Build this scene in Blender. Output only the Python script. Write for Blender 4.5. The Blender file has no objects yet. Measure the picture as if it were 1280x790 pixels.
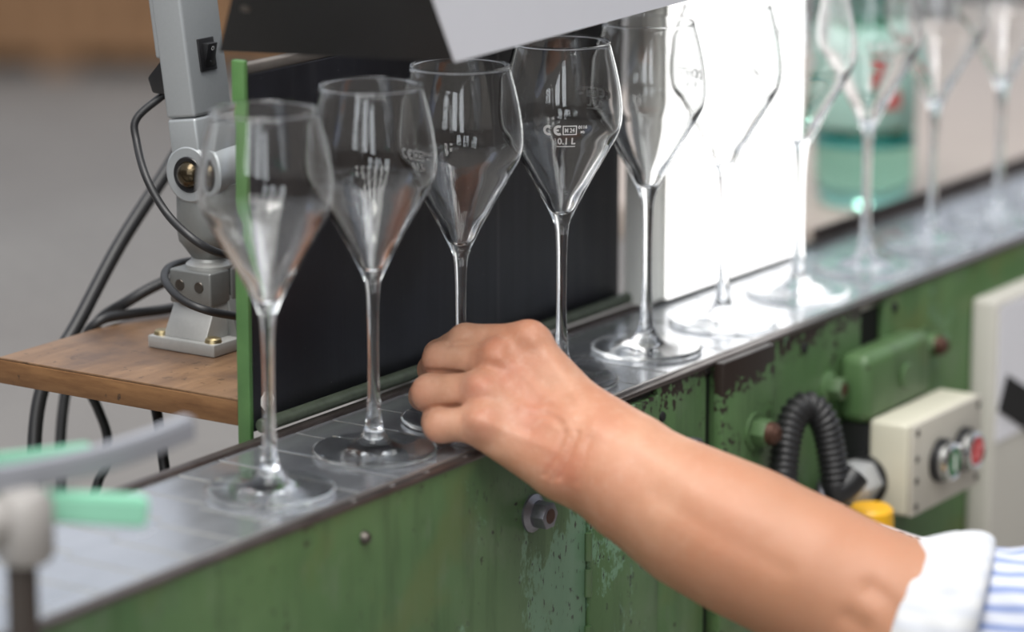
import bpy, bmesh, math, random
import numpy as np
from mathutils import Vector, Matrix
random.seed(7)
S = bpy.context.scene
COL = S.collection

# ------------------------------------------------------------------ camera
ZT = 0.950                       # height of the conveyor top
CAM = np.array([0.0, 0.0, 1.49405])
PITCH, YAW, FPX = math.radians(13.054), math.radians(56.416), 4264.6
FW = np.array([math.cos(PITCH)*math.sin(YAW), math.cos(PITCH)*math.cos(YAW), -math.sin(PITCH)])
RT = np.array([math.cos(YAW), -math.sin(YAW), 0.0])
UP = np.cross(RT, FW)
cd = bpy.data.cameras.new('camera'); cam = bpy.data.objects.new('camera', cd); COL.objects.link(cam)
cam.location = CAM
cam.rotation_euler = Matrix((RT, UP, -FW)).transposed().to_euler()
cd.sensor_width = 36.0; cd.lens = FPX*36.0/1280.0; cd.clip_start = 0.05; cd.clip_end = 200
cd.dof.use_dof = True; cd.dof.focus_distance = 2.145; cd.dof.aperture_fstop = 3.1
S.camera = cam
# ------------------------------------------------------------------ world, lights, exposure
W = bpy.data.worlds.new('hall_daylight'); S.world = W; W.use_nodes = True
W.node_tree.nodes['Background'].inputs[0].default_value = (0.86, 0.91, 1.0, 1)
W.node_tree.nodes['Background'].inputs[1].default_value = 0.68
def area(name, loc, target, sx, sy, power, color):
    l = bpy.data.lights.new(name, 'AREA'); l.shape = 'RECTANGLE'; l.size = sx; l.size_y = sy; l.energy = power; l.color = color
    o = bpy.data.objects.new(name, l); COL.objects.link(o); o.location = loc
    o.rotation_euler = (Vector(target)-Vector(loc)).to_track_quat('-Z', 'Y').to_euler()
    return o
area('roof_skylight', (0.7, 0.9, 5.2), (1.8, 1.15, 0.95), 1.8, 4.0, 250, (1.0, 0.97, 0.93))
for k in range(3):
    area('hall_window', (-4.6, -3.6+2.0*k, 2.9), (1.8, 1.1, 1.0), 1.1, 2.2, 27, (0.90, 0.95, 1.0))
for k in range(6):            # roof light strips over the operator's side
    q = (k-2.5)*1.15
    area('roof_light_strip', (-2.2+.553*q, -1.5-.833*q, 5.4), (1.8, 1.16, 0.95), 0.62, 3.4, 30, (1.0, 0.985, 0.95))
S.view_settings.view_transform = 'Standard'; S.view_settings.look = 'None'
S.view_settings.exposure = 0.14; S.view_settings.gamma = 1.0; S.view_settings.use_curve_mapping = False
S.cycles.max_bounces = 24; S.cycles.transmission_bounces = 24; S.cycles.glossy_bounces = 16; S.cycles.sample_clamp_indirect = 12.0

# ------------------------------------------------------------------ helpers
def pt(u, v, d):                 # point at depth d (m) along the sight line of a photo position
    return CAM + (FW + RT*(u-640)/FPX - UP*(v-395)/FPX)*d
def link(o, parent=None):
    COL.objects.link(o)
    if parent is not None: o.parent = parent
    return o
def mesh_obj(name, me, mat=None, parent=None, smooth=False, loc=None):
    if mat is not None: me.materials.append(mat)
    if smooth: me.shade_smooth()
    o = bpy.data.objects.new(name, me); link(o, parent)
    if loc is not None: o.location = loc
    return o
def bm_obj(name, bm, mat=None, parent=None, smooth=False, loc=None, auto=None):
    bmesh.ops.recalc_face_normals(bm, faces=bm.faces)
    me = bpy.data.meshes.new(name); 
    if auto is not None:
        for f in bm.faces: f.smooth = True
        for e in bm.edges:
            if len(e.link_faces) == 2 and e.calc_face_angle(0) > math.radians(auto): e.smooth = False
    bm.to_mesh(me); bm.free()
    return mesh_obj(name, me, mat, parent, smooth, loc)
def tag(o, label=None, cat=None, group=None, kind=None):
    if label: o['label'] = label
    if cat: o['category'] = cat
    if group: o['group'] = group
    if kind: o['kind'] = kind
    return o
def thing(name, label, cat, loc=(0, 0, 0), group=None):
    o = bpy.data.objects.new(name, None); link(o); o.location = loc; o.empty_display_size = 0.02
    return tag(o, label, cat, group)
def box(bm, x0, x1, y0, y1, z0, z1, bev=0.0, seg=2):
    t = bmesh.new()
    bmesh.ops.create_cube(t, size=1)
    for v in t.verts: v.co = Vector((x0+(v.co.x+.5)*(x1-x0), y0+(v.co.y+.5)*(y1-y0), z0+(v.co.z+.5)*(z1-z0)))
    if bev: bmesh.ops.bevel(t, geom=t.edges[:], offset=bev, segments=seg, profile=0.5, affect='EDGES')
    merge(bm, t); return bm
def merge(bm, t, M=None):
    if M is not None: t.transform(M)
    me = bpy.data.meshes.new('tmp'); t.to_mesh(me); t.free(); bm.from_mesh(me); bpy.data.meshes.remove(me)
def hull8(bm, pts, bev=0.0, seg=2):  # bottom 4 then top 4, same order
    t = bmesh.new(); v = [t.verts.new(p) for p in pts]
    for f in ((0,1,2,3),(4,5,6,7),(0,1,5,4),(1,2,6,5),(2,3,7,6),(3,0,4,7)): t.faces.new([v[i] for i in f])
    bmesh.ops.recalc_face_normals(t, faces=t.faces)
    if bev: bmesh.ops.bevel(t, geom=t.edges[:], offset=bev, segments=seg, profile=0.5, affect='EDGES')
    merge(bm, t); return bm
def axis_matrix(a, b):
    z = (Vector(b)-Vector(a)); q = z.to_track_quat('Z', 'Y'); return Matrix.Translation(Vector(a)) @ q.to_matrix().to_4x4()
def lathe(bm, prof, seg=32, M=None, cap=False):   # prof: (r, z) list round local Z
    t = bmesh.new(); rings = []
    for r, z in prof:
        if r < 1e-6: rings.append([t.verts.new((0, 0, z))])
        else: rings.append([t.verts.new((r*math.cos(2*math.pi*i/seg), r*math.sin(2*math.pi*i/seg), z)) for i in range(seg)])
    for A, B in zip(rings, rings[1:]):
        for i in range(seg):
            j = (i+1) % seg
            if len(A) == 1 and len(B) == 1: continue
            if len(A) == 1: t.faces.new((A[0], B[i], B[j]))
            elif len(B) == 1: t.faces.new((A[i], A[j], B[0]))
            else: t.faces.new((A[i], A[j], B[j], B[i]))
    if cap:
        for Rg in (rings[0], rings[-1]):
            if len(Rg) > 2: t.faces.new(Rg)
    merge(bm, t, M); return bm
def cyl(bm, a, b, r, r2=None, seg=24, bev=0.0):
    L = (Vector(b)-Vector(a)).length; r2 = r if r2 is None else r2
    if bev: prof = [(0,0),(r-bev,0),(r,bev),(r2,L-bev),(r2-bev,L),(0,L)]
    else: prof = [(0,0),(r,0),(r2,L),(0,L)]
    return lathe(bm, prof, seg, axis_matrix(a, b))
def smooth_path(pts, n=8):
    P = [np.array(p, float) for p in pts]; P = [2*P[0]-P[1]] + P + [2*P[-1]-P[-2]]; out = []
    for i in range(1, len(P)-2):
        p0, p1, p2, p3 = P[i-1], P[i], P[i+1], P[i+2]
        for k in range(n):
            t = k/n
            out.append(0.5*((2*p1)+(-p0+p2)*t+(2*p0-5*p1+4*p2-p3)*t*t+(-p0+3*p1-3*p2+p3)*t**3))
    out.append(P[-2]); return out
def tube(bm, path, r, seg=12, rad=None):
    path = [Vector(p) for p in path]; rings = []; t = bmesh.new(); prev = None
    for i, p in enumerate(path):
        T = (path[min(i+1, len(path)-1)]-path[max(i-1, 0)]).normalized()
        if prev is None:
            n = T.orthogonal().normalized()
        else:
            n = (prev - T*prev.dot(T)).normalized()
        prev = n; b = T.cross(n); rr = rad[i] if rad else r
        rings.append([t.verts.new(p+(n*math.cos(2*math.pi*k/seg)+b*math.sin(2*math.pi*k/seg))*rr) for k in range(seg)])
    for A, B in zip(rings, rings[1:]):
        for k in range(seg): t.faces.new((A[k], A[(k+1) % seg], B[(k+1) % seg], B[k]))
    t.faces.new(rings[0]); t.faces.new(rings[-1]); merge(bm, t); return bm
def hexprism(bm, a, b, r, bev=0.0006):
    M = axis_matrix(a, b); L = (Vector(b)-Vector(a)).length; t = bmesh.new()
    lo = [t.verts.new((r*math.cos(math.pi/3*i), r*math.sin(math.pi/3*i), 0)) for i in range(6)]
    hi = [t.verts.new((r*math.cos(math.pi/3*i), r*math.sin(math.pi/3*i), L)) for i in range(6)]
    t.faces.new(lo); t.faces.new(hi)
    for i in range(6): t.faces.new((lo[i], lo[(i+1) % 6], hi[(i+1) % 6], hi[i]))
    bmesh.ops.recalc_face_normals(t, faces=t.faces)
    bmesh.ops.bevel(t, geom=t.edges[:], offset=bev, segments=2, profile=0.5, affect='EDGES')
    merge(bm, t, M); return bm

# ------------------------------------------------------------------ materials
class NT:
    def __init__(s, name):
        s.m = bpy.data.materials.new(name); s.m.use_nodes = True; s.t = s.m.node_tree; s.b = s.t.nodes['Principled BSDF']
    def n(s, typ, **kw):
        x = s.t.nodes.new(typ)
        for k, v in kw.items(): setattr(x, k, v)
        return x
    def l(s, a, b): s.t.links.new(a, b)
    def pos(s):
        return s.n('ShaderNodeNewGeometry').outputs['Position']
    def objc(s): return s.n('ShaderNodeTexCoord').outputs['Object']
    def mapping(s, src, scale=(1,1,1), loc=(0,0,0), rot=(0,0,0)):
        m = s.n('ShaderNodeMapping'); m.inputs['Scale'].default_value = scale; m.inputs['Location'].default_value = loc; m.inputs['Rotation'].default_value = rot
        s.l(src, m.inputs['Vector']); return m.outputs[0]
    def noise(s, vec, scale, detail=4, rough=0.55, dist=0.0):
        x = s.n('ShaderNodeTexNoise'); x.inputs['Scale'].default_value = scale; x.inputs['Detail'].default_value = detail
        x.inputs['Roughness'].default_value = rough; x.inputs['Distortion'].default_value = dist; s.l(vec, x.inputs['Vector']); return x.outputs['Fac']
    def ramp(s, fac, stops):
        r = s.n('ShaderNodeValToRGB'); e = r.color_ramp.elements
        while len(e) < len(stops): e.new(0.5)
        for k, (p, c) in zip(e, stops): k.position = p; k.color = (c if len(c) == 4 else (*c, 1)) if not isinstance(c, (int, float)) else (c, c, c, 1)
        s.l(fac, r.inputs[0]); return r.outputs[0]
    def math(s, op, a, b=None, clamp=False):
        m = s.n('ShaderNodeMath', operation=op); m.use_clamp = clamp
        for i, x in enumerate((a, b)):
            if x is None: continue
            if isinstance(x, (int, float)): m.inputs[i].default_value = x
            else: s.l(x, m.inputs[i])
        return m.outputs[0]
    def mix(s, fac, a, b):
        m = s.n('ShaderNodeMix', data_type='RGBA')
        for i, x in ((0, fac), (6, a), (7, b)):
            if isinstance(x, (int, float)): m.inputs[i].default_value = x
            elif isinstance(x, tuple): m.inputs[i].default_value = (*x, 1) if len(x) == 3 else x
            else: s.l(x, m.inputs[i])
        return m.outputs[2]
    def maprange(s, v, a, b, c=0.0, d=1.0):
        m = s.n('ShaderNodeMapRange'); m.clamp = True
        for i, x in enumerate((a, b, c, d)): m.inputs[i+1].default_value = x
        s.l(v, m.inputs[0]); return m.outputs[0]
    def sep(s, v):
        x = s.n('ShaderNodeSeparateXYZ'); s.l(v, x.inputs[0]); return x.outputs
    def base(s, c): 
        if isinstance(c, tuple): s.b.inputs['Base Color'].default_value = (*c, 1) if len(c) == 3 else c
        else: s.l(c, s.b.inputs['Base Color'])
    def rough(s, r):
        if isinstance(r, (int, float)): s.b.inputs['Roughness'].default_value = r
        else: s.l(r, s.b.inputs['Roughness'])
    def metal(s, r):
        if isinstance(r, (int, float)): s.b.inputs['Metallic'].default_value = r
        else: s.l(r, s.b.inputs['Metallic'])
    def bump(s, h, strength=0.3, dist=0.001):
        b = s.n('ShaderNodeBump'); b.inputs['Strength'].default_value = strength; b.inputs['Distance'].default_value = dist
        s.l(h, b.inputs['Height']); s.l(b.outputs[0], s.b.inputs['Normal'])
def simple(name, col, rough=0.5, metal=0.0, var=0.12, scale=60, bump=0.0):
    k = NT(name); v = k.noise(k.objc(), scale, 4)
    k.base(k.mix(v, tuple(c*(1-var) for c in col), tuple(min(1, c*(1+var)) for c in col))); k.rough(rough); k.metal(metal)
    if bump: k.bump(v, bump)
    return k.m

def green_paint(name, wear=0.5, mint=0.0):
    k = NT(name); p = k.pos(); x, y, z = k.sep(p)
    big = k.noise(p, 9, 4); c = k.mix(k.maprange(big, .35, .65), (0.062, 0.128, 0.047), (0.092, 0.165, 0.068))
    streak = k.noise(k.mapping(p, (60, 60, 7)), 1.0, 5, .6)
    c = k.mix(k.maprange(streak, .50, .70, 0, .75), c, (0.048, 0.086, 0.036))
    dust = k.noise(k.mapping(p, (25, 25, 14)), 1.0, 6, .65); c = k.mix(k.maprange(dust, .54, .72, 0, .45), c, (0.155, 0.19, 0.135))
    if mint:                      # older pale repaint showing in scraped patches
        m1 = k.noise(k.mapping(p, (22, 22, 10)), 1.0, 8, .68, .6)
        inx = k.math('MULTIPLY', k.maprange(x, 1.66, 1.72), k.maprange(x, 1.845, 1.82))
        inz = k.maprange(z, .900, .86)
        msk = k.math('MULTIPLY', k.math('MULTIPLY', inx, inz), mint)
        fine = k.noise(k.mapping(p, (260, 260, 120)), 1.0, 5, .65)
        m1 = k.math('ADD', k.math('MULTIPLY', m1, .72), k.math('MULTIPLY', fine, .28))
        lvl = k.math('ADD', m1, k.math('MULTIPLY', msk, .155))
        c = k.mix(k.maprange(lvl, .585, .61, 0, .8), c, (0.165, 0.295, 0.190))
        c = k.mix(k.math('MULTIPLY', k.maprange(fine, .60, .64), k.maprange(lvl, .52, .60)), c, (0.03, 0.035, 0.025))
        ol = k.noise(p, 14, 3); c = k.mix(k.maprange(ol, .56, .68, 0, .55), c, (0.105, 0.135, 0.045))
    ch = k.noise(p, 210, 4, .62); lump = k.noise(p, 30, 4, .6)
    top = k.maprange(z, .922, .948, 0, .07+.11*wear)
    v = k.math('ADD', k.math('ADD', k.math('MULTIPLY', ch, .55), k.math('MULTIPLY', lump, .45)), top)
    chips = k.maprange(v, .665-.05*wear, .68-.05*wear)
    c = k.mix(chips, c, (0.022, 0.015, 0.012))
    k.base(c); k.rough(k.maprange(streak, .3, .8, .32, .5)); k.b.inputs['Specular IOR Level'].default_value = .45
    h = k.math('SUBTRACT', k.math('MULTIPLY', lump, .25), chips); k.bump(h, .35, .0006)
    return k.m
M = {}
M['green'] = green_paint('green_machine_paint', .1, 1.0)
M['green_worn'] = green_paint('chipped_green_paint', 1.1, 0.4)
M['green_bare'] = green_paint('green_paint_worn_to_brown', 2.1, 0.2)
M['green_trim'] = green_paint('dark_green_trim_paint', .1)
k = NT('bright_green_edge_paint'); n_ = k.noise(k.pos(), 40, 5); k.base(k.mix(n_, (0.045, 0.120, 0.035), (0.11, 0.235, 0.075))); k.rough(.45); M['green_edge'] = k.m
# slat steel
k = NT('worn_slat_steel'); p = k.pos(); n_ = k.noise(k.mapping(p, (14, 60, 14)), 1, 6, .6); n2 = k.noise(p, 120, 5, .6)
oi = k.n('ShaderNodeObjectInfo').outputs['Random']
k.base(k.mix(n_, (0.42, 0.44, 0.47), (0.66, 0.68, 0.72))); k.metal(.80)
k.rough(k.math('ADD', k.maprange(n_, .3, .7, .13, .26), k.math('MULTIPLY', oi, .05))); k.bump(n2, .05, .0005); M['slat'] = k.m
M['slat_bed'] = simple('dusty_slat_bed', (0.56, 0.52, 0.40), .7, 0, .35, 150)
k = NT('brown_edge_steel'); p = k.pos(); n_ = k.noise(k.mapping(p, (30, 90, 90)), 1, 6, .65)
k.base(k.mix(n_, (0.040, 0.030, 0.028), (0.17, 0.145, 0.135))); k.metal(.7); k.rough(k.maprange(n_, .3, .7, .25, .45)); M['edge'] = k.m
k = NT('rubbed_steel_lip'); n_ = k.noise(k.pos(), 60, 5); k.base(k.mix(n_, (.28, .27, .27), (.6, .58, .56))); k.metal(.8); k.rough(.3); M['lip'] = k.m
# black board
k = NT('scuffed_black_board'); p = k.pos(); x, y, z = k.sep(p)
n_ = k.noise(k.mapping(p, (130, 10, 5)), 1, 6, .7); sp = k.noise(p, 420, 2, .5); big = k.noise(p, 12, 4)
c = k.mix(k.maprange(big, .3, .7), (0.0085, 0.0085, 0.0105), (0.017, 0.018, 0.025))  # blue tint stands in for the board's reflected sheen
c = k.mix(k.maprange(n_, .58, .75, 0, .25), c, (0.05, 0.05, 0.055))
line = k.math('LESS_THAN', k.math('ABSOLUTE', k.math('SUBTRACT', x, 1.862)), .0011)
c = k.mix(k.math('MULTIPLY', line, k.maprange(n_, .4, .6, .05, .35)), c, (0.22, 0.21, 0.20))
c = k.mix(k.maprange(sp, .755, .77), c, (0.35, 0.35, 0.36))
k.base(c); k.rough(k.maprange(n_, .3, .7, .34, .5)); k.b.inputs['Specular IOR Level'].default_value = .4; M['blackboard'] = k.m
M['dust_top'] = simple('dusty_board_top', (0.115, 0.102, 0.092), .8, 0, .3, 90)  # strip along the board top, paler than the face
# wood
k = NT('worn_plywood'); p = k.pos(); g = k.noise(k.mapping(p, (9, 55, 60)), 1, 6, .6, .8); st = k.noise(p, 18, 5, .6); sp = k.noise(p, 130, 4, .6)
c = k.mix(k.maprange(g, .3, .7), (0.125, 0.068, 0.034), (0.225, 0.132, 0.070)); c = k.mix(k.maprange(st, .45, .68, 0, .75), c, (0.062, 0.037, 0.027))
c = k.mix(k.maprange(sp, .64, .68, 0, .7), c, (0.05, 0.028, 0.015)); k.base(c); k.rough(.42); k.bump(g, .15, .0008); M['wood'] = k.m
k = NT('plywood_edge'); p = k.pos(); g = k.noise(k.mapping(p, (40, 25, 160)), 1, 6, .65); sp = k.noise(k.mapping(p, (60, 60, 40)), 1, 4, .6)
c = k.mix(k.maprange(g, .3, .7), (0.110, 0.048, 0.016), (0.215, 0.108, 0.042)); c = k.mix(k.maprange(sp, .66, .70), c, (0.035, 0.02, 0.012)); k.base(c); k.rough(.55); M['wood_edge'] = k.m
M['alu'] = simple('silver_lacquered_aluminium', (0.36, 0.38, 0.39), .38, .35, .06, 500, .04)
M['cast'] = simple('cast_aluminium', (0.42, 0.42, 0.405), .42, .45, .08, 400, .08)
M['cast_dark'] = simple('grey_cast_aluminium', (0.20, 0.205, 0.198), .42, .4, .08, 400, .06)
M['brass'] = simple('brass_bolt', (0.42, 0.34, 0.19), .35, .9, .2, 200)
M['blackplastic'] = simple('black_plastic', (0.011, 0.011, 0.012), .38, 0, .2, 200, .05)
M['rubber'] = simple('black_rubber', (0.014, 0.014, 0.015), .45, 0, .2, 150, .05)
M['ball'] = simple('dark_bronze_bolt', (0.075, 0.058, 0.035), .22, .85, .3, 90)
M['white_print'] = simple('white_print', (0.75, 0.76, 0.75), .6, 0, .05, 100)
M['hood_black'] = simple('matt_black_hood', (0.0055, 0.006, 0.0065), .62, 0, .2, 60)
M['hood_grey'] = simple('pale_grey_hood', (0.84, 0.86, 0.92), .45, 0, .02, 20)
M['screw'] = simple('dull_screw_steel', (0.10, 0.09, 0.08), .4, .8, .3, 200)
M['zinc'] = simple('zinc_nut', (0.20, 0.20, 0.225), .38, .75, .25, 250, .15)
M['zinc_light'] = simple('grey_gland_plastic', (0.42, 0.43, 0.435), .4, .15, .12, 60)
M['rust'] = simple('rusty_bolt_tip', (0.075, 0.034, 0.022), .5, .5, .4, 200, .2)
M['beige'] = simple('beige_enamel', (0.56, 0.54, 0.44), .42, 0, .07, 35)
M['beige_face'] = simple('grey_beige_face', (0.47, 0.445, 0.385), .45, 0, .08, 50)
M['cabinet'] = simple('grey_beige_cabinet', (0.47, 0.455, 0.41), .5, 0, .06, 14)
M['paper'] = simple('white_paper', (0.80, 0.80, 0.84), .7, 0, .03, 20)
M['chrome'] = simple('chrome', (0.72, 0.73, 0.74), .14, 1, .05, 60)
M['btn_green'] = simple('green_button', (0.008, 0.16, 0.045), .35, 0, .05, 60)
M['btn_red'] = simple('red_button', (0.62, 0.022, 0.030), .35, 0, .05, 60)
M['btn_pink'] = simple('pale_red_ring', (0.80, 0.25, 0.25), .4, 0, .05, 60)
M['yellow'] = simple('yellow_plastic', (0.80, 0.42, 0.012), .4, 0, .08, 40)
M['void'] = simple('dark_recess', (0.006, 0.006, 0.006), .8, 0, .1, 60)  # near-black standing for shade in recesses, also black print and screw heads
M['teal'] = simple('mint_green_plastic', (0.25, 0.56, 0.40), .4, 0, .06, 30)
M['rail_grey'] = simple('grey_guide_rail', (0.30, 0.31, 0.34), .45, .25, .06, 40)
M['clamp'] = simple('grey_clamp', (0.31, 0.295, 0.28), .5, .1, .12, 40)
M['post'] = simple('dark_brown_post', (0.055, 0.045, 0.038), .5, .3, .2, 40)
k = NT('lit_white_diffuser'); k.base((0.9, 0.9, 0.9)); k.b.inputs['Emission Color'].default_value = (1.0, 0.985, 0.97, 1); k.b.inputs['Emission Strength'].default_value = 1.9; M['lit'] = k.m
M['offwhite'] = simple('offwhite_frame', (0.86, 0.87, 0.83), .5, 0, .05, 30)
k = NT('clear_glass'); g = k.n('ShaderNodeBsdfGlass'); g.inputs['IOR'].default_value = 1.5; g.inputs['Roughness'].default_value = 0.0; g.inputs['Color'].default_value = (.995, .998, .998, 1)
k.l(g.outputs[0], k.t.nodes['Material Output'].inputs['Surface']); M['glass'] = k.m
M['foot_glass'] = k.m.copy(); M['foot_glass'].name = 'clear_foot_glass'
for n_ in M['foot_glass'].node_tree.nodes:
    if n_.type == 'BSDF_GLASS': n_.inputs['IOR'].default_value = 1.27
M['etch'] = simple('frosted_white_etching', (0.86, 0.87, 0.87), .8, 0, .04, 900)
k = NT('green_bottle_plastic'); k.base((0.40, 0.80, 0.66)); k.b.inputs['Transmission Weight'].default_value = 1.0; k.b.inputs['IOR'].default_value = 1.25; k.rough(.08); M['bottle'] = k.m
M['bottle_label'] = simple('pale_teal_label', (0.42, 0.66, 0.58), .5, 0, .06, 30)
M['bottle_red'] = simple('red_label_patch', (0.55, 0.10, 0.10), .5, 0, .06, 30)
M['bottle_ring'] = simple('dark_teal_band', (0.02, 0.23, 0.22), .4, 0, .06, 30)
k = NT('beige_bench_top'); n_ = k.noise(k.pos(), 6, 5); k.base(k.mix(n_, (0.30, 0.255, 0.225), (0.40, 0.345, 0.31))); k.rough(.5); M['bench'] = k.m
M['bench_leg'] = simple('bench_steel', (0.12, 0.12, 0.12), .5, .5, .1, 30)
M['crate'] = simple('orange_brown_wood', (0.34, 0.19, 0.095), .7, 0, .35, 5)
# skin (redness is carried by a per-vertex attribute: knuckles and wrist creases)
k = NT('skin'); at = k.n('ShaderNodeAttribute'); at.attribute_name = 'flush'
p = k.pos(); n_ = k.noise(p, 55, 5, .6); n2 = k.noise(p, 700, 3, .6); n3 = k.noise(p, 18, 3)
c = k.mix(k.maprange(n_, .3, .7), (0.47, 0.240, 0.146), (0.57, 0.318, 0.208)); c = k.mix(k.maprange(n3, .42, .66, 0, .8), c, (0.455, 0.195, 0.112))
c = k.mix(k.math('MULTIPLY', at.outputs['Fac'], k.maprange(n_, .25, .65, .35, 1.0)), c, (0.46, 0.140, 0.090))
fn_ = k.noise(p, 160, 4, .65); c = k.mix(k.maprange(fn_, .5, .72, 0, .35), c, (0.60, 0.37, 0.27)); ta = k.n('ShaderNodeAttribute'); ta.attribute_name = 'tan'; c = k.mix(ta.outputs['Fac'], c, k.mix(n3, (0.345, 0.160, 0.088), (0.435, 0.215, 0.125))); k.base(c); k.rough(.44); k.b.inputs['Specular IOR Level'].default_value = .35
k.b.inputs['Subsurface Weight'].default_value = .18; k.b.inputs['Subsurface Radius'].default_value = (.006, .0022, .0012); k.b.inputs['Subsurface Scale'].default_value = 1.0
k.bump(k.math('ADD', n2, k.math('MULTIPLY', n_, 1.2)), .35, .0009); M['skin'] = k.m
def cloth(name, c1, c2, freq, duty):
    k = NT(name); uv = k.n('ShaderNodeUVMap').outputs[0]; x, y, z = k.sep(uv); n_ = k.noise(k.pos(), 900, 2)
    s = k.math('SINE', k.math('MULTIPLY', x, 2*math.pi*freq)); k.base(k.mix(k.maprange(s, duty-.25, duty+.25), c1, c2)); k.rough(.85); k.bump(n_, .25, .0006); return k.m
M['cuff'] = cloth('white_cuff_cloth', (0.56, 0.57, 0.58), (0.51, 0.53, 0.57), 30, .1)
M['sleeve'] = cloth('blue_striped_cloth', (0.52, 0.545, 0.62), (0.22, 0.275, 0.46), 28, .2)
# floor
k = NT('hall_floor_paving'); p = k.pos(); br = k.n('ShaderNodeTexBrick'); k.l(k.mapping(p, (1, 1, 1), rot=(0, 0, .58)), br.inputs['Vector'])
br.inputs['Scale'].default_value = 3.2; br.inputs['Mortar Size'].default_value = .02
br.inputs['Color1'].default_value = (0.285, 0.265, 0.245, 1); br.inputs['Color2'].default_value = (0.350, 0.325, 0.298, 1); br.inputs['Mortar'].default_value = (0.19, 0.175, 0.16, 1)
n_ = k.noise(p, 1.2, 4); k.base(k.mix(k.maprange(n_, .4, .7, 0, .5), br.outputs[0], (0.24, 0.215, 0.195))); k.rough(.7); M['floor'] = k.m

# ------------------------------------------------------------------ setting
bm = box(bmesh.new(), -8, 26, -8, 26, -0.05, 0.0); fl = bm_obj('floor', bm, M['floor']); tag(fl, 'grey paved factory hall floor far behind the conveyor', 'floor', kind='structure')
M['wall'] = simple('pale_hall_plaster', (0.72, 0.72, 0.72), .8, 0, .04, 1)
tag(bm_obj('wall_back', box(bmesh.new(), -8, 26, 26, 26.2, 0, 5), M['wall']), 'pale plaster wall at the back of the hall', 'wall', kind='structure')
tag(bm_obj('wall_right', box(bmesh.new(), 26, 26.2, -8, 26, 0, 5), M['wall']), 'pale plaster wall at the far right end of the hall', 'wall', kind='structure')
M['wall_dim'] = simple('brown_grey_hall_cladding', (0.16, 0.13, 0.11), .8, 0, .3, .6)  # for unseen walls added to cut fill light and darken the glass bowls
tag(bm_obj('wall_left', box(bmesh.new(), -5.2, -5.0, -5, 26, 0, 5), M['wall_dim']), 'brown grey clad wall on the near side of the hall', 'wall', kind='structure')
tag(bm_obj('wall_front', box(bmesh.new(), -5, 26, -5.2, -5.0, 0, 5), M['wall_dim']), 'brown grey clad wall behind the operator side', 'wall', kind='structure')

# ------------------------------------------------------------------ conveyor
YF, YR = 1.112, 1.240
CX0, CX1 = 0.95, 3.30
conv = thing('conveyor', 'green painted machine conveyor with dark steel slats carrying the row of glasses', 'conveyor', (2.0, 1.18, 0))
CO = Vector(conv.location)
def cpart(name, bm, mat, parent=None, auto=30):
    o = bm_obj(name, bm, mat, None, auto=auto)
    o.parent = parent or conv
    if o.parent is conv: o.matrix_parent_inverse = Matrix.Translation(-CO)
    return o
body = cpart('side_panel', box(bmesh.new(), CX0, 1.7600, YF, YF+.006, .50, .9485, .0008), M['green'])
body2 = cpart('side_panel', box(bmesh.new(), 1.8462, 1.9090, YF, YF+.006, .50, .9485, .0008), M['green_worn'])
body3 = cpart('side_panel', box(bmesh.new(), 1.9225, 2.1285, YF, YF+.006, .50, .9485, .0008), M['green_worn'])
body4 = cpart('side_panel', box(bmesh.new(), 2.1290, 2.1655, YF, YF+.006, .50, .9150, .0008), M['green_worn'])
body5 = cpart('side_panel', box(bmesh.new(), 2.1660, CX1, YF, YF+.006, .50, .9485, .0008), M['green'])
plateB = cpart('access_plate', box(bmesh.new(), 1.7615, 1.8455, YF-.0022, YF+.004, .55, .9425, .0012), M['green_worn'])
for zz in (.862, .838, .80): cpart('hinge_knuckle', cyl(bmesh.new(), (1.7605, YF-.0012, zz-.010), (1.7605, YF-.0012, zz+.008), .0026, seg=12), M['green_trim'], plateB)
cpart('inner_frame', box(bmesh.new(), CX0+.01, CX1-.01, YF+.014, YR-.01, .52, .930), M['void'])
cpart('back_panel', box(bmesh.new(), CX0, CX1, YR-.008, YR-.002, .50, .945), M['green_trim'])
for xx in (1.05, 2.0, 3.1):
    for yy in (YF+.02, YR-.05): cpart('leg', box(bmesh.new(), xx, xx+.04, yy, yy+.04, 0, .53), M['green_trim'])
cpart('slat_bed', box(bmesh.new(), CX0, CX1, YF+.0089, YR-.006, .931, .9487), M['slat_bed'])
cpart('edge_strip', box(bmesh.new(), CX0, CX1, YF-.0012, YF+.0060, .9468, .9500, .0010), M['edge'])
cpart('lip', box(bmesh.new(), CX0, CX1, YF+.0062, YF+.0088, .9400, .9505, .0005), M['lip'])
cpart('rear_strip', box(bmesh.new(), CX0, CX1, YR-.0060, YR+.0012, .9300, .9525, .0010), M['edge'])
cpart('rear_guard', box(bmesh.new(), 2.30, CX1, YR+.0014, YR+.0060, .925, .9600, .0010), M['edge'])
cpart('slot_backing', box(bmesh.new(), 2.1200, 2.1750, YF+.0064, YF+.0084, .890, .9445), M['void'])  # near-black sheet painting the shade inside the slot
cpart('slot_backing', box(bmesh.new(), 1.900, 1.930, YF+.0064, YF+.0084, .60, .9445), M['void'])  # same painted darkness for the gap beside the clamp block
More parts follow.
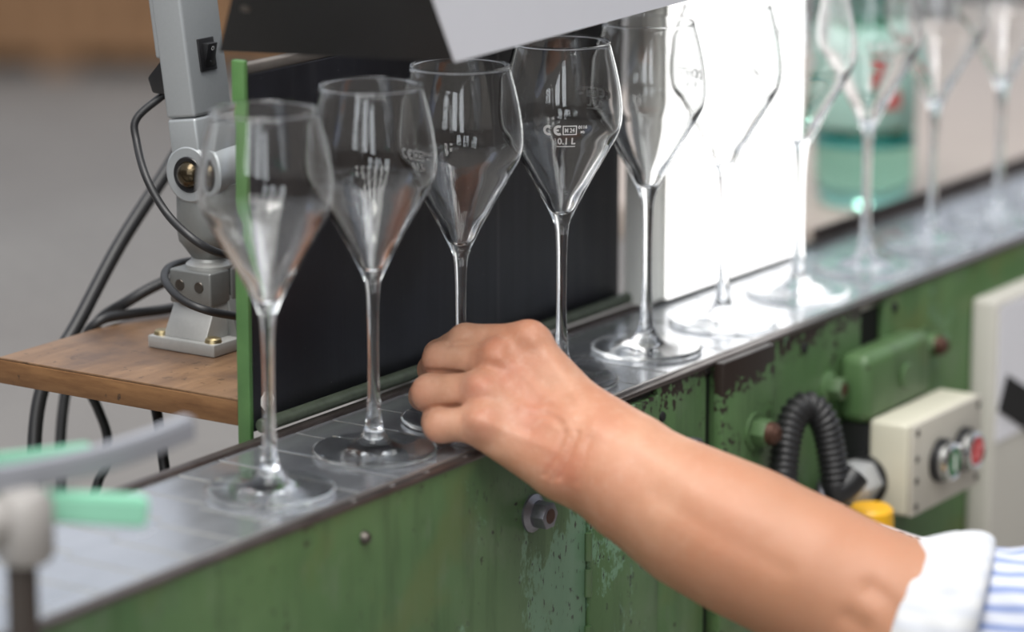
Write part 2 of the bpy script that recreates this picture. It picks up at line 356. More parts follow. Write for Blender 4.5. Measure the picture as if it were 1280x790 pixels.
# slats, one object each: two staggered tongues per pitch
sl = bmesh.new(); PITCHX = .0381; y0, y1 = YF+.0092, YR-.0064; ym = y0+.058
t = bmesh.new()
out = [(0, y0), (PITCHX-.0023, y0), (PITCHX-.0023, ym), (PITCHX+.0067, ym+.002), (PITCHX+.0067, y1), (.0090, y1), (.0090, ym+.0033), (0, ym+.0013)]
lo = [t.verts.new((x-0, y-1.176, -.0012)) for x, y in out]; hi = [t.verts.new((x, y-1.176, 0)) for x, y in out]
t.faces.new(lo); t.faces.new(hi)
for i in range(len(out)): t.faces.new((lo[i], lo[(i+1) % 8], hi[(i+1) % 8], hi[i]))
bmesh.ops.recalc_face_normals(t, faces=t.faces)
bmesh.ops.bevel(t, geom=[e for e in t.edges if e.verts[0].co.z > -.001 and e.verts[1].co.z > -.001], offset=.0002, segments=1, affect='EDGES')
s0 = cpart('slat', t, M['slat'], auto=25)
nsl = int((CX1-CX0)/PITCHX)-1
for i in range(nsl):
    o = s0 if i == 0 else s0.copy()
    if i: COL.objects.link(o)
    o.location = Vector((CX0+.01+i*PITCHX, 1.176, ZT)); o.rotation_euler = (random.uniform(-.001, .001), random.uniform(-.0012, .0012), 0)
for i, xx in enumerate((1.515, 1.553, 1.588, 1.628)):
    cpart('rivet', lathe(bmesh.new(), [(0, .0006), (.0010, .0004), (.0015, 0)], 12, Matrix.Translation((xx, YF+.0028, .9500))), M['lip'])
# hardware on the green side
def flange_nut(x, z, r=.0085, y=YF, mat='zinc', parent=body):
    bmn = lathe(bmesh.new(), [(0, 0), (r*1.38, 0), (r*1.38, .0016), (r*1.0, .0042), (0, .0042)], 28, axis_matrix((x, y, z), (x, y-1, z)))
    hexprism(bmn, (x, y-.0025, z), (x, y-.0135, z), r)
    o = cpart('nut', bmn, M[mat], parent)
    cpart('bolt_end', cyl(bmesh.new(), (x, y-.010, z), (x, y-.0139, z), r*.58, bev=.0006), M['rust'], o if parent is conv else parent)
flange_nut(1.6975, .8985, .0088)
cpart('screw', lathe(bmesh.new(), [(0, .0042), (.0026, .0036), (.0040, .0010), (.0042, 0)], 16, axis_matrix((1.5209, YF, .9269), (1.5209, YF-1, .9269))), M['screw'], body)
cpart('screw', lathe(bmesh.new(), [(0, .003), (.0022, .0026), (.0034, 0)], 16, axis_matrix((1.60, YF, .806), (1.60, YF-1, .806))), M['screw'], body)
cpart('screw', lathe(bmesh.new(), [(0, .0018), (.0030, .0014), (.0036, 0)], 16, axis_matrix((1.8520, YF, .9262), (1.8520, YF-1, .9262))), M['void'], body2)
cpart('bolt', hexprism(bmesh.new(), (1.8855, YF, .8975), (1.8855, YF-.009, .8975), .0080), M['zinc'], body2)
cpart('screw', lathe(bmesh.new(), [(0, .0018), (.0034, .0014), (.0042, 0)], 16, axis_matrix((2.0437, YF, .9335), (2.0437, YF-1, .9335))), M['void'], body3)
cpart('screw', lathe(bmesh.new(), [(0, .0018), (.0034, .0014), (.0042, 0)], 16, axis_matrix((2.1800, YF, .9370), (2.1800, YF-1, .9370))), M['void'], body5)
blockC = cpart('clamp_block', box(bmesh.new(), 1.9180, 1.9890, YF-.0080, YF-.0002, .70, .9490, .0012), M['green_bare'])
def dome_nut(x, y, z, r, parent, tip='rust', mat='green_trim'):
    b_ = lathe(bmesh.new(), [(0, 0), (r*1.35, 0), (r*1.35, .002), (0, .002)], 24, axis_matrix((x, y, z), (x, y-1, z)))
    hexprism(b_, (x, y-.0015, z), (x, y-.0120, z), r)
    cpart('cap_nut', b_, M[mat], parent)
    cpart('nut_dome', lathe(bmesh.new(), [(0, .0205), (r*.45, .0196), (r*.75, .0165), (r*.84, .0118)], 20, axis_matrix((x, y, z), (x, y-1, z))), M[tip], parent)
dome_nut(1.9610, YF-.0080, .8935, .0098, blockC)
# bearing casting
cast = bmesh.new(); box(cast, 2.0930, 2.1930, YF-.0260, YF-.0001, .8700, .9205, .0085, 4)
cst = cpart('bearing_housing', cast, M['green_worn'], auto=40)
flange_nut(2.0800, .8980, .0085, YF, 'green_trim', conv)
cpart('cap_screw', cyl(bmesh.new(), (2.150, YF-.026, .8955), (2.150, YF-.0285, .8955), .0095, bev=.001), M['green_trim'], cst)
dome_nut(2.2290, YF, .9000, .0092, body5)
# junction back box, control box
ctrl = thing('control_box', 'small beige switch box with green and red push buttons on the green machine side', 'control box', (2.15, 1.075, .84))
def opart(root, name, bm, mat, parent=None, auto=30):
    o = bm_obj(name, bm, mat, None, auto=auto); o.parent = parent or root
    if o.parent is root: o.matrix_parent_inverse = Matrix.Translation(-Vector(root.location))
    return o
opart(ctrl, 'back_box', box(bmesh.new(), 2.0985, 2.2060, 1.0880, 1.1117, .8010, .8690, .002), M['blackplastic'])
opart(ctrl, 'housing', box(bmesh.new(), 2.0975, 2.2085, 1.0560, 1.0878, .8060, .8740, .0035, 3), M['beige'])
cov = opart(ctrl, 'cover', box(bmesh.new(), 2.0978, 2.2082, 1.0522, 1.0562, .8063, .8737, .0016, 2), M['beige_face'])
for xx, zz in ((2.1045, .8672), (2.1045, .8128), (2.2015, .8672), (2.2015, .8128), (2.1045, .8480), (2.1045, .8320)):
    opart(ctrl, 'screw', lathe(bmesh.new(), [(0, .0004), (.0024, .0004), (.0030, -.0001)], 14, axis_matrix((xx, 1.0522, zz), (xx, 0, zz))), M['screw'], cov)
def button(x, z, col, ring=False):
    A = axis_matrix((x, 1.0522, z), (x, 0, z))
    opart(ctrl, 'button_collar', lathe(bmesh.new(), [(0, 0), (.0160, 0), (.0160, .0050), (.0140, .0060), (0, .006)], 32, A), M['blackplastic'])
    opart(ctrl, 'button_bezel', lathe(bmesh.new(), [(.0138, .0055), (.0142, .0090), (.0138, .0120), (.0118, .0135), (.0105, .0125), (.0105, .006)], 32, A), M['chrome'])
    b_ = opart(ctrl, 'push_button', lathe(bmesh.new(), [(0, .0128), (.0098, .0126), (.0104, .0115), (.0104, .006)], 32, A), M[col])
    if ring:
        opart(ctrl, 'button_symbol', lathe(bmesh.new(), [(.0030, .0132), (.0060, .0132)], 32, A), M['btn_pink'], b_)
    else:
        bb = bmesh.new(); box(bb, x-.0012, x+.0012, 1.0522-.0134, 1.0522-.0127, z-.0060, z+.0060); opart(ctrl, 'button_symbol', bb, M['offwhite'], b_)
button(2.1390, .8400, 'btn_green'); button(2.1760, .8400, 'btn_red', True)
gl = bmesh.new(); A = axis_matrix((2.0980, 1.0900, .8290), (0, 1.0900, .8290))
lathe(gl, [(0, 0), (.0185, 0), (.0185, .002), (0, .002)], 28, A)
opart(ctrl, 'gland_washer', gl, M['blackplastic'])
gl = hexprism(bmesh.new(), (2.0962, 1.0900, .8290), (2.0720, 1.0900, .8290), .0170, .002); lathe(gl, [(0, .034), (.009, .034), (.013, .030), (.0145, .020)], 24, A)
opart(ctrl, 'cable_gland', gl, M['zinc_light'])
# yellow lidded fitting under the box
yf = thing('yellow_cap', 'yellow plastic cap below the beige switch box beside the grey gland', 'cap', tuple(pt(1088, 660, 2.40)))
b_ = bmesh.new(); P_ = pt(1088, 660, 2.40); lathe(b_, [(0, .016), (.0135, .016), (.0160, .0135), (.0165, 0), (.0160, -.02), (0, -.02)], 32, Matrix.Translation(P_)); opart(yf, 'cap', b_, M['yellow'])
b_ = bmesh.new(); lathe(b_, [(0, 0), (.0150, 0), (.0150, -.04), (0, -.04)], 24, Matrix.Translation(P_ - np.array([0, 0, .0202]))); opart(yf, 'socket_body', b_, M['blackplastic'])
b_ = bmesh.new(); box(b_, P_[0]-.010, P_[0]+.010, P_[1]+.010, YF-.0002, P_[2]-.05, P_[2]-.03); opart(yf, 'bracket', b_, M['blackplastic'])
ps = thing('paper_slip', 'white printed slip hanging below the yellow cap behind the arm', 'paper', tuple(pt(1140, 690, 2.36)))
C4 = [(1100, 656), (1182, 681), (1176, 740), (1094, 716)]
opart(ps, 'sheet', hull8(bmesh.new(), [pt(u, v, 2.360) for u, v in C4]+[pt(u, v, 2.361) for u, v in C4]), M['paper'])
for a_, b2 in (((1122, 667), (1130, 668)), ((1136, 671), (1140, 677)), ((1144, 673), (1153, 678)), ((1158, 679), (1164, 684))):
    opart(ps, 'print_mark', tube(bmesh.new(), [pt(a_[0], a_[1], 2.3595), pt(b2[0], b2[1], 2.3595)], .0007, 6), M['void'])
# ribbed conduit
HP = smooth_path([pt(977, 720, 2.330), pt(978, 640, 2.332), pt(981, 570, 2.336), pt(992, 522, 2.342), pt(1011, 508, 2.348), pt(1030, 528, 2.352), pt(1040, 570, 2.358), pt(1045, 606, 2.362)], 24)
rad = []; acc = 0.0; fine = []
for a_, b2 in zip(HP, HP[1:]):
    L = np.linalg.norm(b2-a_); nn = max(1, int(L/.0008))
    for j in range(nn): fine.append(a_+(b2-a_)*j/nn)
HPATH = fine; acc = 0
for i, p_ in enumerate(HPATH):
    acc += np.linalg.norm(HPATH[i]-HPATH[i-1]) if i else 0
    rad.append(.0098+.0011*math.sin(acc*2*math.pi/.0046))
hose = tag(bm_obj('ribbed_conduit', tube(bmesh.new(), HPATH, .01, 18, rad), M['rubber'], smooth=True), 'black ribbed flexible conduit looping beside the switch box gland', 'conduit')
# elbow fitting below the hose end
ef = thing('elbow_connector', 'small pale elbow connector at the end of the black ribbed conduit', 'connector', tuple(pt(1040, 615, 2.365)))
b_ = bmesh.new(); tube(b_, smooth_path([pt(1045, 600, 2.362), pt(1046, 612, 2.362), pt(1058, 606, 2.363), pt(1070, 592, 2.365)], 6), .0105, 16); opart(ef, 'elbow', b_, M['blackplastic'], auto=60)
b_ = bmesh.new(); cyl(b_, pt(1040, 618, 2.37), pt(1036, 660, 2.372), .0085, bev=.001); opart(ef, 'pale_sleeve', b_, M['beige'], auto=60)
b_ = bmesh.new(); lathe(b_, [(.0088, 0), (.0115, .002), (.0115, .006), (.0088, .008)], 20, axis_matrix(pt(1020, 618, 2.37), pt(1060, 622, 2.37))); opart(ef, 'locknut', b_, M['zinc'], auto=60)
# grey cabinet at the end of the machine
cab = thing('side_cabinet', 'grey beige cabinet with a white sheet of paper on the machine side', 'cabinet', (2.9, 1.10, .5))
opart(cab, 'cabinet_body', box(bmesh.new(), 2.3070, 3.10, 1.0900, 1.1115, .40, .9200, .004, 3), M['cabinet'])
ppr = opart(cab, 'paper_sheet', box(bmesh.new(), 2.3115, 2.5000, 1.0890, 1.0897, .8080, .9150), M['paper'])
b_ = bmesh.new(); A = [(2.3040+.008, .8330), (2.3680+.008, .8000), (2.3840+.008, .8270), (2.3180+.008, .8590)]
hull8(b_, [(x, 1.0880, z) for x, z in A]+[(x, 1.0888, z) for x, z in A]); opart(cab, 'black_panel', b_, M['void'], ppr)

# ------------------------------------------------------------------ black backing board with green end
bb = thing('backing_board', 'black scuffed board with bright green end strip standing along the conveyor back', 'board', (1.80, 1.25, .95))
BX0, BX1, BY = 1.590, 2.0165, 1.2475
opart(bb, 'panel', box(bmesh.new(), BX0+.0035, BX1, BY, BY+.0088, .9530, 1.1740, .0012), M['blackboard'])
opart(bb, 'top_cap', box(bmesh.new(), BX0+.0035, BX1, BY+.001, BY+.0088, 1.1742, 1.1800, .0006), M['dust_top'])
opart(bb, 'end_strip', box(bmesh.new(), BX0-.0010, BX0+.0032, BY-.0005, BY+.0092, .9300, 1.1830, .0010), M['green_edge'])
opart(bb, 'bottom_rail', cyl(bmesh.new(), (BX0+.004, BY-.0046, .9575), (BX1+.006, BY-.0046, .9575), .0044, seg=16, bev=.0008), simple('dusty_green_rail', (.085, .105, .075), .42, .2, .5, 160))
b_ = bmesh.new(); cyl(b_, (1.6072, BY, .9705), (1.6072, BY-.0004, .9705), .0068, seg=9); opart(bb, 'sticker', b_, M['offwhite'])

# ------------------------------------------------------------------ light box
lb = thing('light_box', 'brightly lit white panel light box standing behind the glasses', 'light box', (2.17, 1.235, .9525))
opart(lb, 'frame', box(bmesh.new(), 2.0470, 2.2420, 1.2270, 1.2455, .9530, 1.1970, .001), M['offwhite'])
opart(lb, 'frame_post', box(bmesh.new(), 2.0200, 2.0466, 1.2300, 1.2455, .9530, 1.1970, .001), M['offwhite'])
opart(lb, 'diffuser', box(bmesh.new(), 2.0475, 2.2415, 1.2255, 1.2268, .9540, 1.1965), M['lit'])

# ------------------------------------------------------------------ lamp hood resting on the light box
hd = thing('lamp_hood', 'black tapered lamp hood with pale grey front face above the glasses', 'lamp hood', (2.0, 1.18, 1.1975))
zb, zt = 1.1975, 1.330
def onz(u, v, z):
    d = FW + RT*(u-640)/FPX - UP*(v-395)/FPX; t = (z-CAM[2])/d[2]; return CAM+d*t
A0 = onz(567, 77, zb); B0 = onz(273, 65, zb); A1 = onz(540, 0, 1.236); B1 = onz(288, 0, 1.232)
At = A0+(A1-A0)*(zt-zb)/(1.236-zb); Bt = B0+(B1-B0)*(zt-zb)/(1.232-zb)
ed = onz(850, 2, zb)-A0; ed /= np.linalg.norm(ed); Lh = .86
C0, D0 = B0+ed*Lh, A0+ed*Lh; Ct, Dt = Bt+ed*Lh, At+ed*Lh
opart(hd, 'hood_shell', hull8(bmesh.new(), [A0, B0, C0, D0, At, Bt, Ct, Dt], .0008), M['hood_black'])
nrm = np.cross(D0-A0, At-A0); nrm /= np.linalg.norm(nrm); nrm = nrm if nrm[1] < 0 else -nrm
o1 = nrm*.0002; o2 = nrm*.0018
opart(hd, 'front_face', hull8(bmesh.new(), [A0+o1, D0+o1, Dt+o1, At+o1, A0+o2, D0+o2, Dt+o2, At+o2]), M['hood_grey'])
b_ = bmesh.new(); P_ = B0*.93+A0*.07+(Bt-B0)*.22; no = np.cross(B0-A0, Bt-A0); no /= np.linalg.norm(no); no = no if no[0] < 0 else -no
lathe(b_, [(0, .0012), (.0022, .0010), (.0032, 0)], 14, axis_matrix(P_, P_+no)); opart(hd, 'screw', b_, M['screw'])

# ------------------------------------------------------------------ wooden shelf and stand
sh = thing('wooden_shelf', 'worn brown plywood shelf behind the black board carrying the silver stand', 'shelf', (1.75, 1.35, .965))
WZ = .9735
opart(sh, 'board_top', box(bmesh.new(), 1.5905, 1.880, 1.2575, 1.4520, WZ-.0015, WZ, .0005), M['wood'])
opart(sh, 'board_core', box(bmesh.new(), 1.5900, 1.880, 1.2572, 1.4525, WZ-.0170, WZ-.0016, .0006), M['wood_edge'])
opart(sh, 'bracket', box(bmesh.new(), 1.80, 1.84, 1.2580, 1.44, WZ-.0250, WZ-.0172), M['green_trim'])
st = thing('lamp_stand', 'silver articulated arm stand with rocker switch bolted to the wooden shelf', 'stand', (1.69, 1.36, WZ))
def spart(name, bm, mat, parent=None, auto=30): return opart(st, name, bm, M[mat], parent, auto)
bx0, by0, by1 = 1.6640, 1.3340, 1.3890
spart('base_plate', box(bmesh.new(), bx0, bx0+.062, by0, by1, WZ+.0002, WZ+.0085, .0012), 'cast')
ym_ = (by0+by1)/2; xm = bx0+.031
spart('pedestal', hull8(bmesh.new(), [(bx0+.004, ym_-.0175, WZ+.0085), (bx0+.004, ym_+.0175, WZ+.0085), (bx0+.058, ym_+.0175, WZ+.0085), (bx0+.058, ym_-.0175, WZ+.0085),
      (bx0+.017, ym_-.0170, WZ+.0345), (bx0+.017, ym_+.0160, WZ+.0345), (bx0+.045, ym_+.0160, WZ+.0345), (bx0+.045, ym_-.0170, WZ+.0345)], .0008), 'cast')
for s_ in (-1, 1):
    spart('gusset', hull8(bmesh.new(), [(xm-.004, ym_+s_*.0172, WZ+.0085), (xm-.004, ym_+s_*.0260, WZ+.0085), (xm+.020, ym_+s_*.0260, WZ+.0085), (xm+.020, ym_+s_*.0172, WZ+.0085),
      (xm-.004, ym_+s_*.0165, WZ+.032), (xm-.004, ym_+s_*.0180, WZ+.032), (xm+.020, ym_+s_*.0180, WZ+.032), (xm+.020, ym_+s_*.0165, WZ+.032)], .0006), 'cast_dark')
for dx, dy in ((.0075, .0065), (.0075, .0485), (.0545, .0065), (.0545, .0485)):
    spart('bolt', lathe(bmesh.new(), [(0, .0032), (.0040, .0030), (.0052, .0022), (.0058, 0)], 18, Matrix.Translation((bx0+dx, by0+dy, WZ+.0085))), 'brass')
kb = spart('clamp_block', box(bmesh.new(), bx0+.0095, bx0+.0300, ym_-.0180, ym_+.0160, WZ+.0300, WZ+.0525, .0016, 3), 'cast_dark')
spart('clamp_block', box(bmesh.new(), bx0+.0315, bx0+.0500, ym_-.0180, ym_+.0160, WZ+.0300, WZ+.0525, .0016, 3), 'cast_dark')
for dy in (-.0085, .0072):
    spart('screw_hole', lathe(bmesh.new(), [(0, .0004), (.0022, .0004), (.0034, .0006), (.0038, 0)], 16, axis_matrix((bx0+.0094, ym_+dy, WZ+.0425), (0, ym_+dy, WZ+.0425))), 'screw', kb)
cx, cy = bx0+.0290, ym_-.0020
spart('neck', lathe(bmesh.new(), [(.0155, 0), (.0155, .002), (.0120, .0045), (.0105, .0080), (.0105, .012)], 32, Matrix.Translation((cx, cy, WZ+.0525))), 'cast')
spart('socket', lathe(bmesh.new(), [(0, .0585), (.0110, .0585), (.0195, .0700), (.0205, .0760), (.0205, .1000), (.0200, .1010), (.0200, .1090), (0, .1090)], 40, Matrix.Translation((cx, cy, WZ))), 'cast_dark')
lean = math.radians(8.0); jz = WZ+.1160
Rl = Matrix.Translation((cx-.0010, cy-.001, jz)) @ Matrix.Rotation(-lean, 4, 'X')
t = bmesh.new(); lathe(t, [(0, 0), (.0172, 0), (.0190, .0015), (.0190, .040), (0, .040)], 36, Matrix.Translation((-.0202, 0, 0)) @ Matrix.Rotation(math.pi/2, 4, 'Y')); t.transform(Rl)
jn = spart('pivot', t, 'alu')
t = bmesh.new(); lathe(t, [(.0118, .0001), (.0112, .0009), (.0100, .0004), (0, .0004)], 28, Matrix.Translation((-.0202, 0, 0)) @ Matrix.Rotation(-math.pi/2, 4, 'Y')); t.transform(Rl)
spart('pivot_recess', t, 'blackplastic', jn)
t = bmesh.new(); lathe(t, [(0, .0060), (.0035, .0055), (.0065, .0038), (.0085, .0010), (.0088, .0)], 28, Matrix.Translation((-.0202, 0, 0)) @ Matrix.Rotation(-math.pi/2, 4, 'Y')); t.transform(Rl)
spart('pivot_bolt', t, 'ball', jn)
t = bmesh.new(); box(t, -.0195, .0195, -.0110, .0125, .0040, .0360, .0022, 3); t.transform(Rl); spart('column_foot', t, 'alu')
t = bmesh.new(); box(t, -.0195, .0195, -.0112, .0127, .0364, .2600, .0024, 3); t.transform(Rl); colm = spart('column', t, 'alu')
t = bmesh.new(); box(t, -.0150, .0150, 0.0129, .0190, .0750, .2600, .0020, 3); t.transform(Rl); spart('cable_cover', t, 'alu')
t = bmesh.new(); box(t, -.0085, .0075, -.0128, -.0111, .0640, .0850, .0006); t.transform(Rl); sw = spart('rocker_switch', t, 'blackplastic')
t = bmesh.new(); hull8(t, [(-.0050, -.0128, .0668), (.0045, -.0128, .0668), (.0045, -.0128, .0820), (-.0050, -.0128, .0820), (-.0050, -.0132, .0668), (.0045, -.0132, .0668), (.0045, -.0180, .0812), (-.0050, -.0180, .0812)], .0004); t.transform(Rl); spart('rocker', t, 'blackplastic', sw)
def sw_mark(t):
    t.transform(Rl); spart('switch_mark', t, 'white_print', sw)
t = bmesh.new(); lathe(t, [(.0009, 0), (.0014, 0)], 18, Matrix.Translation((-.0002, -.0172, .0780)) @ Matrix.Rotation(math.pi/2+.31, 4, 'X')); sw_mark(t)
t = bmesh.new(); box(t, -.0004, .0000, -.01435, -.01425, .0700, .0722); sw_mark(t)
# power plug on the stand and its cord
plug = thing('power_cord', 'thin black power cord with plug hanging from the silver stand', 'cord', tuple((Rl @ Vector((0, .019, .075)))))
t = bmesh.new(); hull8(t, [(-.017, .0130, .0520), (-.017, .0240, .0530), (.004, .0240, .0530), (.004, .0130, .0520), (-.017, .0130, .0745), (-.017, .0265, .0635), (.004, .0265, .0635), (.004, .0130, .0745)], .0018)
t.transform(Rl); opart(plug, 'plug', t, M['blackplastic'])
pc = Rl @ Vector((-.007, .0205, .0520)); dpl = float(np.dot(np.array(pc)-CAM, FW))
b_ = bmesh.new(); tube(b_, smooth_path([np.array(pc), pt(171, 148, dpl-.002), pt(171, 178, dpl-.005), pt(183, 222, dpl-.022), pt(208, 266, 2.165), pt(238, 296, 2.152), pt(268, 314, 2.155), pt(300, 322, 2.172), pt(335, 330, 2.205), pt(370, 350, 2.24)], 8), .0026, 12)
opart(plug, 'cord', b_, M['rubber'], auto=60)
def cable(pts, r, label, group=None):
    o = bm_obj('cable', tube(bmesh.new(), smooth_path([pt(*p) for p in pts], 8), r, 12), M['rubber'], smooth=True)
    return tag(o, label, 'cable', group)
cable([(335, 404, 2.225), (305, 397, 2.185), (262, 389, 2.160), (230, 376, 2.165), (210, 357, 2.185), (206, 342, 2.215), (218, 331, 2.245), (250, 326, 2.262), (290, 335, 2.262), (330, 350, 2.262)], .0027, 'black cable looped around the clamp block of the silver stand')
cable([(250, 140, 2.36), (212, 208, 2.34), (150, 305, 2.31), (95, 408, 2.285), (62, 462, 2.272), (46, 520, 2.265), (43, 610, 2.255), (50, 800, 2.24)], .0050, 'thick black cable slanting down behind the wooden shelf corner')
cable([(290, 330, 2.30), (235, 341, 2.29), (195, 357, 2.287), (158, 378, 2.287), (122, 403, 2.310), (90, 460, 2.335), (77, 530, 2.335), (76, 620, 2.33), (80, 800, 2.33)], .0038, 'black cable running behind the stand and down past the shelf edge')
cable([(270, 374, 2.325), (235, 381, 2.312), (205, 387, 2.302), (160, 393, 2.287), (125, 401, 2.272), (106, 425, 2.277), (104, 470, 2.281), (122, 510, 2.285), (134, 545, 2.288), (132, 580, 2.288), (122, 605, 2.285), (112, 660, 2.285), (112, 800, 2.28)], .0034, 'black cable lying across the shelf and dropping below it with a kink')
cable([(178, 440, 2.27), (185, 470, 2.26), (196, 515, 2.24), (203, 565, 2.23), (208, 620, 2.225), (212, 800, 2.22)], .0036, 'black cable hanging alone under the shelf close to the conveyor back')

# ------------------------------------------------------------------ guide rail in front (out of focus)
gr = thing('guide_rail_stand', 'blurred guide rail stand with mint green and grey bars on a brown post', 'guide rail', tuple(pt(27, 690, 1.69)*np.array([1, 1, 0])))
def gpart(n, b, m, auto=40): return opart(gr, n, b, M[m], None, auto)
Pp = pt(27, 700, 1.69)
gpart('post', box(bmesh.new(), Pp[0]-.006, Pp[0]+.006, Pp[1]-.0055, Pp[1]+.0055, .004, Pp[2]+.01, .001), 'post')
gpart('foot_plate', box(bmesh.new(), Pp[0]-.05, Pp[0]+.05, Pp[1]-.05, Pp[1]+.05, 0, .006, .001), 'post')
def bar(pts, w, h, n=8):      # flat bar with rectangular section following a path
    path = [Vector(p) for p in smooth_path(pts, n)]; t = bmesh.new(); rg = []
    for i, p in enumerate(path):
        T = (path[min(i+1, len(path)-1)]-path[max(i-1, 0)]).normalized(); s = T.cross(Vector((0, 0, 1))).normalized(); u = s.cross(T)
        rg.append([t.verts.new(p+s*a+u*b) for a, b in ((-w/2, -h/2), (w/2, -h/2), (w/2, h/2), (-w/2, h/2))])
    for A, B in zip(rg, rg[1:]):
        for i in range(4): t.faces.new((A[i], A[(i+1) % 4], B[(i+1) % 4], B[i]))
    t.faces.new(rg[0]); t.faces.new(rg[-1]); bmesh.ops.recalc_face_normals(t, faces=t.faces)
    bmesh.ops.bevel(t, geom=[e for e in t.edges if e.calc_face_angle(0) > .5], offset=.0015, segments=2, affect='EDGES'); return t
gpart('grey_rail', bar([pt(-120, 612, 1.66), pt(0, 599, 1.69), pt(110, 577, 1.72), pt(180, 556, 1.745), pt(238, 533, 1.77)], .010, .0125), 'rail_grey')
gpart('mint_liner', bar([pt(-120, 588, 1.70), pt(-20, 583, 1.73), pt(55, 575, 1.755), pt(112, 567, 1.775)], .006, .012), 'teal')
gpart('mint_rail', bar([pt(-140, 616, 1.69), pt(0, 627, 1.705), pt(100, 634, 1.715), pt(183, 639, 1.725)], .012, .0150), 'teal')
gpart('clamp', lathe(bmesh.new(), [(0, -.018), (.0120, -.018), (.0150, -.014), (.0150, .012), (.0110, .0175), (0, .0185)], 28, Matrix.Translation(pt(30, 658, 1.69))), 'clamp')
gpart('clamp_knob', lathe(bmesh.new(), [(0, -.004), (.0100, -.004), (.0125, 0), (.0125, .012), (.0090, .017), (0, .018)], 24, axis_matrix(pt(0, 655, 1.685), pt(-60, 655, 1.67))), 'clamp')
gpart('rail_arm', bar([pt(30, 640, 1.695), pt(20, 612, 1.70), pt(10, 590, 1.705)], .008, .010), 'clamp')

# ------------------------------------------------------------------ stemmed glasses
GX = [1.50187, 1.60484, 1.69594, 1.81180, 1.91908, 2.02008, 2.13068, 2.23221, 2.34392, 2.46140, 2.5790]
GYL = 1.1646
outer = [(.0057, .1074), (.0104, .1176), (.0160, .1282), (.0213, .1380), (.0272, .1480), (.0328, .1580), (.0360, .1640), (.0377, .1690), (.0386, .1745), (.0388, .1790), (.0386, .1840), (.0379, .1900), (.0366, .1980), (.0350, .2055), (.0332, .2130), (.0314, .2195), (.0306, .2222)]
rim = [(.03085, .2229), (.0305, .22345), (.0300, .2237), (.0295, .22345), (.02915, .2229), (.0293, .2221)]
inner = [(.0304, .2192), (.0321, .2128), (.0339, .2055), (.0355, .1980), (.0368, .1900), (.0375, .1840), (.0377, .1790), (.0375, .1745), (.0366, .1692), (.0347, .1648), (.0312, .1593), (.0254, .1497), (.0194, .1402), (.0138, .1308), (.0080, .1218), (.0052, .1155), (.0026, .1130), (.0, .1122)]
stem = [(.0082, .0102), (.0063, .0138), (.0051, .0180), (.0044, .0235), (.0039, .0300), (.0035, .0390), (.0032, .0500), (.0032, .0700), (.0034, .0850), (.0038, .0950), (.0044, .1015), (.0057, .1074)]
foot = [(.0, .0003), (.020, .0002), (.0345, .0000), (.0368, .0003), (.0378, .0012), (.0380, .0019), (.0376, .0026), (.0360, .0031), (.0280, .0034), (.0200, .0040), (.0150, .0050), (.0112, .0068), (.0082, .0102)]
full = foot+stem[1:]+outer[1:]+rim+inner
def spline_prof(pr, n):
    P = [np.array((r, 0, z)) for r, z in pr]; return [(max(0.0, p[0]), p[2]) for p in smooth_path(P, n)]
def prof_normals(pr):
    out = []
    for i in range(len(pr)):
        a, b = pr[max(0, i-1)], pr[min(len(pr)-1, i+1)]; d = np.array((b[0]-a[0], b[1]-a[1])); d /= (np.linalg.norm(d)+1e-12); out.append((d[1], -d[0]))
    return out
NS = 3; FP = spline_prof(full, NS); FN = prof_normals(FP)
i1 = (len(foot)-1)*NS; i2 = (len(foot)+len(stem)-2)*NS
def glass_mesh(name, a, b, seg=72):
    vs, ns, fs = [], [], []
    for (r, z), (nr, nz) in zip(FP[a:b+1], FN[a:b+1]):
        for i in range(seg):
            c, s = math.cos(2*math.pi*i/seg), math.sin(2*math.pi*i/seg); rr = max(r, 1e-5); vs.append((rr*c, rr*s, z))
            ns.append((0, 0, 1 if nz > 0 else -1) if r < 1e-4 else (nr*c, nr*s, nz))
    for j in range(b-a):
        for i in range(seg): fs.append((j*seg+i, j*seg+(i+1) % seg, (j+1)*seg+(i+1) % seg, (j+1)*seg+i))
    if a == 0: fs.append(tuple(range(seg-1, -1, -1)))
    if b == len(FP)-1: fs.append(tuple((b-a)*seg+i for i in range(seg)))
    me = bpy.data.meshes.new(name); me.from_pydata(vs, [], fs); me.shade_smooth(); me.normals_split_custom_set_from_vertices(ns); me.materials.append(M['foot_glass' if name == 'foot' else 'glass']); return me
me_foot, me_stem, me_bowl = glass_mesh('foot', 0, i1), glass_mesh('stem', i1, i2), glass_mesh('bowl', i2, len(FP)-1)
OUT = [(z, r) for r, z in outer]
def bowl_r(z): return float(np.interp(z, [q[0] for q in OUT], [q[1] for q in OUT]))
def text_bm(txt, size, x, z, sx=1.0):
    c = bpy.data.curves.new('t', 'FONT'); c.body = txt; c.size = size; c.align_x = 'LEFT'; c.resolution_u = 3; c.offset = size*.012
    o = bpy.data.objects.new('t', c); COL.objects.link(o); bpy.context.view_layer.update()
    me = bpy.data.meshes.new_from_object(o.evaluated_get(bpy.context.evaluated_depsgraph_get())); bpy.data.objects.remove(o)
    b = bmesh.new(); b.from_mesh(me); bpy.data.meshes.remove(me)
    for v in b.verts: v.co = Vector((x+v.co.x*sx, 0, z+v.co.y))
    return b
def flat(x0, x1, z0, z1):
    b = bmesh.new(); n = 6; A = [(b.verts.new((x0+(x1-x0)*i/n, 0, z0)), b.verts.new((x0+(x1-x0)*i/n, 0, z1))) for i in range(n+1)]
    for p, q in zip(A, A[1:]): b.faces.new((p[0], q[0], q[1], p[1]))
    return b
